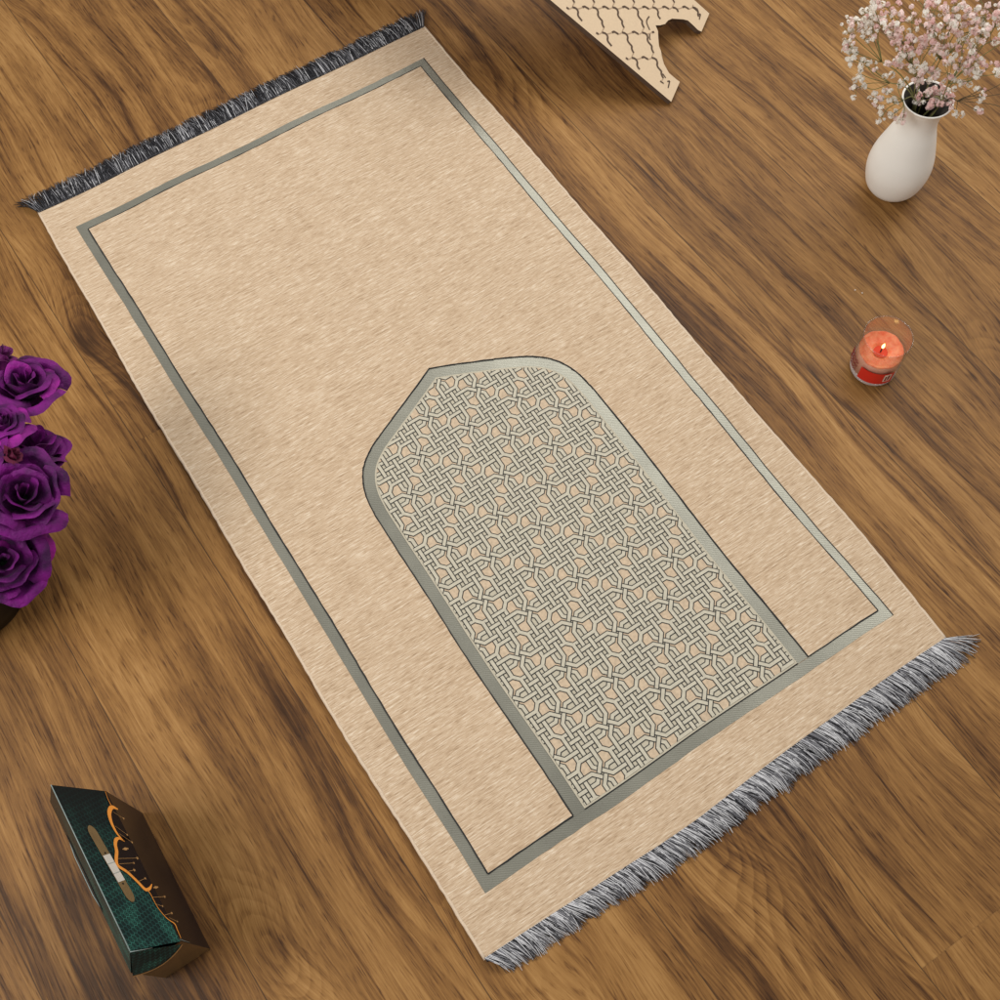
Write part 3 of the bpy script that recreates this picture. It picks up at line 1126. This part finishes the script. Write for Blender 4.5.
def inside(px, py):
    s, tt = st(540 + px / 5, py / 5)
    if s < 0.008 or s > W_ - 0.008 or tt > 0.4 or tt < 0.012: return False
    # keep clear of the cut out between the feet
    poly = [(0.05, -0.02)] + cutst + [(W_ - 0.04, -0.02)]
    for (a, b) in cutst:
        if (a - s) ** 2 + (b - tt) ** 2 < 0.0085 ** 2: return False
    ins = False
    j = len(poly) - 1
    for i in range(len(poly)):
        xi, yi = poly[i]
        xj, yj = poly[j]
        if (yi > tt) != (yj > tt) and s < (xj - xi) * (tt - yi) / (yj - yi) + xi: ins = not ins
        j = i
    return not ins


for r in range(-9, 3):
    for q in range(-6, 14):
        ox, oy = q * ra[0] + r * rb[0], r * rb[1]
        chain = [(162, 37), (176, 43), (190, 44), (203, 41), (212, 37), (222, 33), (232, 38), (244, 45), (254, 42), (262, 37)]
        for pl, hw, mi, lift in ((chain, 0.0009, 1, 0.0002), (S_curve + [(314, 150), (310, 163)], 0.0009, 1, 0.0002), (S_curve, 0.0016, 0, 0.0004), (bumps[0], 0.0016, 0, 0.0004)):
            pts = [(p[0] + ox, p[1] + oy) for p in pl]
            run = []
            for p in pts:
                if inside(*p): run.append(p)
                else:
                    if len(run) > 1: slot(run, hw, mi, lift)
                    run = []
            if len(run) > 1: slot(run, hw, mi, lift)
for tri in ([(600, 405), (618, 418)], [(612, 368), (628, 390)], [(648, 405), (640, 440)], [(636, 408), (648, 405)],
            [(802, 70), (796, 98)], [(790, 74), (802, 70)], [(764, 36), (788, 58)], [(546, 82), (534, 100), (534, 118), (548, 150)],
            [(548, 170), (547, 190), (551, 200)]):
    slot(tri, 0.0011)
obj('lattice_cut', bm, [M['mdf_edge'], M['mdf_cut']], stand)

# ------------------------------------------------------------------ teal gift box with gable top and handle slot
XB, XF, YN, YFAR = -0.6220, -0.5685, -0.4262, -0.2520
SH, RZ, XR = 0.120, 0.188, -0.5980
t = NT('teal printed card')
x, y, z = t.sep(t.pos())
HP = 0.0058
hx = t.math('DIVIDE', t.math('MULTIPLY_ADD', x, 0.75, y), HP)
hy = t.math('DIVIDE', t.math('SUBTRACT', t.math('MULTIPLY', z, 0.92), t.math('MULTIPLY', x, 0.38)), HP)


def wrap(a, r, sh):
    q = t.math('DIVIDE', t.math('ADD', a, sh), r)
    return t.math('MULTIPLY', t.math('SUBTRACT', t.math('FRACT', q), 0.5), r)


RT = math.sqrt(3)
ax_, ay_ = wrap(hx, 1.0, 0.0), wrap(hy, RT, 0.0)
bx_, by_ = wrap(hx, 1.0, 0.5), wrap(hy, RT, RT / 2)
la = t.math('ADD', t.math('MULTIPLY', ax_, ax_), t.math('MULTIPLY', ay_, ay_))
lb = t.math('ADD', t.math('MULTIPLY', bx_, bx_), t.math('MULTIPLY', by_, by_))
sel = t.math('LESS_THAN', la, lb)
gx_ = t.math('ABSOLUTE', t.math('ADD', t.math('MULTIPLY', ax_, sel), t.math('MULTIPLY', bx_, t.math('SUBTRACT', 1.0, sel))))
gy_ = t.math('ABSOLUTE', t.math('ADD', t.math('MULTIPLY', ay_, sel), t.math('MULTIPLY', by_, t.math('SUBTRACT', 1.0, sel))))
hd_ = t.math('MAXIMUM', gx_, t.math('ADD', t.math('MULTIPLY', gx_, 0.5), t.math('MULTIPLY', gy_, RT / 2)))
line = t.ramp(hd_, [(0.395, 0.0), (0.445, 1.0)])
rd_ = t.math('SQRT', t.math('MINIMUM', la, lb))
ringm = t.ramp(rd_, [(0.15, 0.0), (0.20, 0.9), (0.26, 0.9), (0.31, 0.0)])
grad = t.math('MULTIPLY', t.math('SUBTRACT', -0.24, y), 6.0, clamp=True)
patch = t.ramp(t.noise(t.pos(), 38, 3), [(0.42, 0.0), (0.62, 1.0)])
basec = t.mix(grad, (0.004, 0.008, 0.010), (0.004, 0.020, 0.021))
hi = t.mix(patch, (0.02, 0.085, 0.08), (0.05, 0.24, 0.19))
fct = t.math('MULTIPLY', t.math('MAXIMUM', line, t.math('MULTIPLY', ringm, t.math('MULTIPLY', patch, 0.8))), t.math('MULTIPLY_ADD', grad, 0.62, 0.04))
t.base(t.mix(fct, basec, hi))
t.set(Roughness=0.35, Specular_IOR_Level=0.12)
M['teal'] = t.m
M['brown_print'] = plain('dark brown print', (0.010, 0.0065, 0.0075), 0.3, 0.3, 60, Specular_IOR_Level=0.16)
M['kraft'] = plain('golden brown card', (0.14, 0.078, 0.028), 0.35, 0.25, 60)
M['orange_foil'] = plain('orange gold foil', (0.86, 0.33, 0.05), 0.4, 0.1, 100, Metallic=0.15)
M['gold_foil'] = plain('gold foil', (0.60, 0.36, 0.15), 0.3, 0.2, 100, Metallic=0.5)
M['white_card'] = plain('white handle card', (0.62, 0.58, 0.52), 0.5)
M['slot_dark'] = plain('dark slot', (0.004, 0.004, 0.004), 0.9)
M['crease'] = plain('pale card crease', (0.24, 0.30, 0.29), 0.5, 0.3, 300)
box = thing('gift_box', 'dark teal and brown gable gift box with handle slot and orange arch print', 'box', ((XB + XF) / 2, (YN + YFAR) / 2, 0))

V = Vector
Fn, Ff = V((XF, YN, 0.0006)), V((XF + 0.0006, YFAR - 0.003, 0.0006))
Bn, Bf = V((XB, YN, 0.0006)), V((XB, YFAR + 0.016, 0.0006))
Sn, Sf = V((XF, YN, SH)), V((XF, YFAR, SH))
Tn, Tf = V((XB, YN, SH)), V((XB, YFAR + 0.022, SH))
Rn, Rf = V((XR, YN + 0.004, RZ)), V((XR, YFAR + 0.0115, RZ))
bm = bmesh.new()
face(bm, [Bn, Fn, Ff, Bf][::-1], 1)
face(bm, [Fn, Ff, Sf, Sn], 2)
face(bm, [Bf, Bn, Tn, Tf], 0)
face(bm, [Bn, Fn, Sn, Tn], 1)
face(bm, [Ff, Bf, Tf, Sf], 2)
face(bm, [Sn, Sf, Rf, Rn], 0)
face(bm, [Tf, Tn, Rn, Rf], 0)
face(bm, [Sf, Tf, Rf], 2)
bmesh.ops.remove_doubles(bm, verts=bm.verts, dist=1e-6)
bmesh.ops.recalc_face_normals(bm, faces=bm.faces)
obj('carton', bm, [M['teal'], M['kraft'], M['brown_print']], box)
# hanging hexagon printed end flap, its lower edge curled away from the end wall
bm = bmesh.new()
lipn = []
N = 10
for k in range(N + 1):
    s = k / N
    lowp = Tn.lerp(Sn, s) + V((0, -0.003 - 0.004 * math.sin(PI * s), -0.010 * math.sin(PI * s) ** 0.7 - 0.001))
    lipn.append(lowp)
R2 = Rn + V((0, -0.0012, 0.0))
for k in range(N):
    face(bm, [R2, lipn[k], lipn[k + 1]], 0)
ribbon(bm, [p + V((0, -0.0006, 0.0)) for p in lipn], 0.0007, V((0, -1, 0.3)).normalized(), 1)
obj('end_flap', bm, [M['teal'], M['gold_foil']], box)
# creases, their bright highlight put into a pale colour
bm = bmesh.new()
tube(bm, [Rn, Rn.lerp(Rf, 0.35), Rf], [0.0006, 0.0004, 0.0005], 5)
tube(bm, [Rn + V((0, -0.001, 0.0003)), Rn.lerp(Sn, 0.22) + V((0, -0.0012, 0)), Rn.lerp(Sn, 0.42) + V((0, -0.0012, 0.0))], [0.0005, 0.0004, 0.0002], 5)
tube(bm, [Sn + V((0.0003, 0.002, 0)), Sn.lerp(Fn, 0.3) + V((0.0005, 0.001, 0))], 0.0003, 4)
obj('crease', bm, M['crease'], box)
# front slope: arch border, brown print inside it, hanging ornaments, handle slot
fn = (Sf - Sn).cross(Rn - Sn).normalized()
if fn.x < 0: fn = -fn


def zs(px, py, lift=0.0004):
    return on_plane(30 + px / 4.545, 770 + py / 4.545, Sn, fn) + fn * lift


arch_border = [(340, 96), (350, 130), (358, 160), (357, 201), (368, 242), (393, 291), (424, 324), (395, 309), (384, 325), (390, 364), (386, 413),
               (400, 438), (440, 465), (489, 511), (524, 546), (540, 545), (550, 569), (579, 626), (620, 675), (659, 700), (672, 728), (685, 765)]
bm = bmesh.new()
sh = [(690, 776), (640, 678), (560, 520), (480, 362), (400, 205), (345, 100)]
ctr = [zs(*p, 0.0003) for p in arch_border]
rim = [Sn.lerp(Sf, (zs(px_, py_) - Sn).dot((Sf - Sn).normalized()) / (Sf - Sn).length) + fn * 0.0003 for px_, py_ in arch_border]
for i in range(len(ctr) - 1):
    try: face(bm, [ctr[i], ctr[i + 1], rim[i + 1], rim[i]])
    except Exception: pass
obj('arch_print', bm, M['brown_print'], box)
bm = bmesh.new()


def stroke(pts, wd):
    P = smooth_pts([(p[0], p[1], 0) for p in pts], 5)
    Wd = smooth_pts([(q * 0.82, 0, 0) for q in wd], 5)
    ribbon(bm, [zs(p.x, p.y, 0.0006) for p in P], [q.x for q in Wd], fn)


stroke([(340, 97), (352, 132), (366, 160)], [.0004, .0004, .0005])
stroke([(398, 180), (374, 170), (362, 180), (359, 205), (370, 245), (394, 290), (424, 324)], [.0009, .0026, .0031, .0030, .0023, .0016, .0007])
stroke([(428, 326), (404, 312), (390, 318), (386, 340), (392, 372), (390, 410), (400, 438), (440, 465), (489, 511), (522, 544), (542, 540), (552, 520)],
       [.0006, .0016, .0025, .0026, .0026, .0025, .0022, .0021, .0021, .0023, .0019, .0006])
stroke([(532, 546), (548, 569), (579, 626), (620, 675), (655, 700), (668, 728), (684, 766)], [.0008, .0006, .0005, .0006, .0008, .0006, .0004])
obj('arch_border', bm, M['orange_foil'], box)
bm = bmesh.new()


def star(c, r):
    pts = []
    u_ = (Sf - Sn).normalized()
    v_ = fn.cross(u_)
    for k in range(10):
        q = r if k % 2 == 0 else r * 0.42
        pts.append(c + u_ * q * math.cos(PI * k / 5) + v_ * q * math.sin(PI * k / 5))
    face(bm, pts)


for (x0, y0, x1, y1, r) in ((376, 192, 424, 222, .0016), (385, 256, 440, 296, .0016), (404, 290, 462, 330, .0017), (398, 404, 486, 402, .0022), (404, 428, 470, 424, .0016),
                            (436, 464, 472, 456, .0022), (486, 510, 522, 494, .0018), (556, 580, 610, 577, .0018), (568, 610, 600, 620, .0016), (612, 660, 642, 652, .0018), (630, 672, 668, 690, .0013)):
    a, b = zs(x0, y0, 0.0006), zs(x1, y1, 0.0006)
    ribbon(bm, [a, b], 0.00018, fn)
    star(b, r)
for (x, y, r) in ((432, 360, .003), (570, 535, .0026)):
    c = zs(x, y, 0.0007)
    u_ = (Sf - Sn).normalized()
    v_ = fn.cross(u_)
    for (du, dv, ru, rv) in ((0, 0, .55, 1.0), (0, 1.2, .25, .35), (0, -1.2, .3, .3)):
        face(bm, [c + u_ * (du + ru * math.cos(a)) * r + v_ * (dv + rv * math.sin(a)) * r for a in [k * PI / 4 for k in range(8)]])
obj('hanging_ornaments', bm, M['gold_foil'], box)


def capsule(bm, p, q, half, nrm, mi=0, n=8):
    u_ = (q - p).normalized()
    v_ = nrm.cross(u_)
    pts = []
    for k in range(n + 1):
        a = -PI / 2 + PI * k / n
        pts.append(q + u_ * half * math.cos(a) * 1.6 + v_ * half * math.sin(a))
    for k in range(n + 1):
        a = PI / 2 + PI * k / n
        pts.append(p + u_ * half * math.cos(a) * 1.6 + v_ * half * math.sin(a))
    face(bm, pts, mi)


bm = bmesh.new()
h0, h1 = zs(288, 290, 0.0005), zs(446, 562, 0.0005)
capsule(bm, h0, h1, 0.0060, fn, 4)
m0, m1 = h0.lerp(h1, 0.36), h0.lerp(h1, 0.80)
u_ = (h1 - h0).normalized()
v_ = fn.cross(u_)
face(bm, [m0 - v_ * .0055 + fn * .0003, m1 - v_ * .0055 + fn * .0003, m1 + v_ * .0055 + fn * .0003, m0 + v_ * .0055 + fn * .0003], 0)
for s in (0.5, 0.66):
    c = h0.lerp(h1, s) + fn * .0005
    face(bm, [c - v_ * .0055 - u_ * .00025, c + v_ * .0055 - u_ * .00025, c + v_ * .0055 + u_ * .00025, c - v_ * .0055 + u_ * .00025], 2)
for s in (0.33, 0.84):
    c = h0.lerp(h1, s) + fn * .0005
    face(bm, [c + u_ * .0011 * math.cos(k * PI / 4) + v_ * .0011 * math.sin(k * PI / 4) for k in range(8)], 3)
M['slot_gold'] = plain('dull gold card inside', (0.17, 0.11, 0.045), 0.45, 0.3, 80)
obj('handle_slot', bm, [M['white_card'], M['kraft'], M['crease'], M['slot_dark'], M['slot_gold']], box)
bn = (Tf - Tn).cross(Rn - Tn).normalized()
if bn.x > 0: bn = -bn
bm = bmesh.new()
q0, q1 = Tn.lerp(Tf, 0.36), Tn.lerp(Tf, 0.74)
up_ = (Rn - Tn).normalized()
capsule(bm, q0 + up_ * 0.010 + bn * .0005, q1 + up_ * 0.010 + bn * .0005, 0.0042, bn, 0)
flap = [q0 + up_ * 0.006, q0.lerp(q1, .2) + up_ * .003 + bn * .0012, q0.lerp(q1, .8) + up_ * .003 + bn * .0012, q1 + up_ * 0.006]
tube(bm, flap, 0.0006, 5, 1)
obj('back_slot', bm, [M['slot_dark'], M['crease']], box)

# ------------------------------------------------------------------ purple roses in a black pot
pc = at(-59, 566, 0.09)
pc = Vector((pc.x, pc.y, 0))
pot = thing('flower_pot', 'round black glossy pot under the purple roses, at the left edge', 'pot', pc)
bm = bmesh.new()
lathe(bm, pc, [(0.0, 0.0006), (0.060, 0.0006), (0.066, 0.004), (0.080, 0.05), (0.087, 0.088), (0.0885, 0.092), (0.087, 0.0945), (0.083, 0.0945), (0.081, 0.088), (0.08, 0.080)], 72)
obj('body', bm, M['black_pot'], pot)
bm = bmesh.new()
lathe(bm, pc, [(0.0805, 0.080), (0.04, 0.086), (0.0, 0.088)], 40)
obj('moss_filling', bm, M['soil'], pot)


def rose_head(bm, c, axis, R, npet, opening, seed, mag=0.15):
    """nested cupped petals, tight in the middle, rims rolled outwards"""
    rnd = random.Random(seed)
    axis = axis.normalized()
    ex = axis.orthogonal().normalized()
    ey = axis.cross(ex)
    for k in range(npet):
        f = k / (npet - 1)
        ang = k * 2.399 + rnd.uniform(-0.3, 0.3)
        ph = rnd.uniform(0, 6)
        wide = (1.5 - 0.55 * f) * rnd.uniform(0.9, 1.12)
        rim = R * (0.10 + (0.30 + 0.60 * opening) * f ** 0.9) * rnd.uniform(0.92, 1.06)
        top = R * (0.52 - 0.50 * f ** 1.5) * rnd.uniform(0.85, 1.15) + R * rnd.uniform(-0.04, 0.04)
        bot = -R * (0.50 + 0.06 * f)
        roll = (0.05 + 0.24 * f) * rnd.uniform(0.5, 1.5)
        skew = rnd.uniform(-0.22, 0.22) * R * (0.3 + f)
        mi = 1 if rnd.random() < mag else 0
        NU, NV = 14, 10
        grid = []
        for iv in range(NV + 1):
            v = iv / NV
            rowv = []
            for iu in range(NU + 1):
                u = -1 + 2 * iu / NU
                fade = 1 - 0.30 * abs(u) ** 3              # petals drop towards their sides
                vv = v * fade
                rad = rim * (0.16 + 0.84 * math.sin(min(1.0, vv * 1.12) * PI / 2) ** 0.75)
                zz = bot + (top - bot) * vv ** 1.15
                lp = max(0.0, v - 0.78) / 0.22
                rad += R * roll * lp ** 1.6 * fade
                zz -= R * roll * 0.75 * lp ** 2.2
                rad += R * (0.055 * math.sin(u * 3.4 + ph) * v + 0.036 * math.sin(u * 8 + 2 * ph) * v ** 3) * (0.4 + f)
                zz += skew * u * v + R * 0.03 * math.sin(u * 6 + ph * 3) * v ** 3
                # spiral: one side of each petal tucks under its neighbour
                rad += R * 0.055 * u * (0.5 + f * 0.5)
                aa = ang + u * wide
                rowv.append(bm.verts.new(c + ex * rad * math.cos(aa) + ey * rad * math.sin(aa) + axis * zz))
            grid.append(rowv)
        for iv in range(NV):
            for iu in range(NU):
                q = bm.faces.new((grid[iv][iu], grid[iv][iu + 1], grid[iv + 1][iu + 1], grid[iv + 1][iu]))
                q.material_index = mi if iv >= NV - 2 else 0
                q.smooth = True


def rose(label, px, py, z, R, tilt, npet=20, opening=1.0, seed=0, mag=0.15, mats=None):
    c = at(px, py, z)
    r = thing('rose', label, 'rose', pc + Vector((0, 0, 0.087)), 'purple roses in the black pot')
    ax = Vector((tilt[0], tilt[1], 1.0)).normalized()
    bm = bmesh.new()
    rose_head(bm, c, ax, R, npet, opening, seed, mag)
    obj('bloom', bm, mats or [M['purple'], M['magenta']], r)
    bm = bmesh.new()
    b0 = pc + Vector(((c.x - pc.x) * 0.25, (c.y - pc.y) * 0.25, 0.0885))
    low = c - ax * R * 0.55
    tube(bm, smooth_pts([b0, b0.lerp(low, 0.5) + Vector((0, 0, 0.01)), low], 4), 0.0022, 6)
    lathe(bm, low - Vector((0, 0, 0.004)), [(0.0, 0.0), (R * 0.16, 0.001), (R * 0.2, 0.006), (R * 0.1, 0.012)], 12)
    obj('stem', bm, M['leaf'], r)
    return r


rose('open purple rose with magenta petal edges, topmost of those in full view', 24, 383, 0.205, 0.041, (0.25, 0.10), 15, 0.95, 41, 0.35)
rose('purple rose turned to the right with folded outer petals, second from the top', 35, 446, 0.182, 0.042, (0.95, 0.10), 13, 0.9, 52, 0.15)
rose('big open purple rose in the middle of the bouquet, above the lowest one', 23, 494, 0.212, 0.045, (0.35, -0.35), 15, 1.0, 63, 0.25)
rose('lowest purple rose, hanging over the black pot rim', 3, 561, 0.185, 0.046, (0.25, -0.6), 15, 1.0, 74, 0.12)
rose('small tightly ruffled purple flower at the left picture edge', 0, 424, 0.222, 0.027, (0.1, 0.1), 22, 0.9, 85, 0.08)
rose('half opened plum bud at the very top of the bouquet', 2, 358, 0.215, 0.028, (1.2, 0.7), 9, 0.35, 96, 0.0, [M['plum'], M['magenta']])
rose('wine red bud squeezed between the purple roses', 14, 455, 0.225, 0.018, (2.2, 0.0), 8, 0.3, 107, 0.0, [M['crimson'], M['magenta']])
rose('purple rose cut off by the left picture edge, beside the big middle rose', -34, 470, 0.220, 0.045, (-0.1, 0.1), 15, 1.0, 118, 0.15)
rose('purple rose cut off by the left picture edge, beside the lowest rose', -58, 545, 0.200, 0.046, (-0.2, -0.4), 15, 1.0, 129, 0.15)
# dark leaves filling the gaps under the roses
rnd = random.Random(31)
for k, (px, py, lb) in enumerate(((12, 412, 'dark leaf spray between the top roses'), (12, 525, 'dark leaf spray between the big middle rose and the lowest rose'), (-8, 470, 'dark leaf spray behind the wine red bud'))):
    c = at(px, py, 0.165)
    bm = bmesh.new()
    for q in range(16):
        a = rnd.uniform(0, 2 * PI)
        d = V((math.cos(a), math.sin(a), rnd.uniform(-0.3, 0.5))).normalized()
        sd = d.cross(V((0, 0, 1))).normalized()
        b0 = c + V((rnd.uniform(-1, 1), rnd.uniform(-1, 1), rnd.uniform(-1, 1))) * 0.008
        L = rnd.uniform(0.016, 0.028)
        ww = L * 0.28
        vs = [b0, b0 + d * L * .35 + sd * ww, b0 + d * L * .7 + sd * ww * .8, b0 + d * L - V((0, 0, .003)), b0 + d * L * .7 - sd * ww * .8, b0 + d * L * .35 - sd * ww]
        face(bm, vs)
    tube(bm, smooth_pts([pc + V((0, 0, 0.0885)), c - V((0, 0, 0.025)), c], 4), 0.0015, 5)
    o = obj('leaf_spray', bm, M['leaf_dark'])
    tag(o, lb, 'leaves', 'leaf sprays among the purple roses')
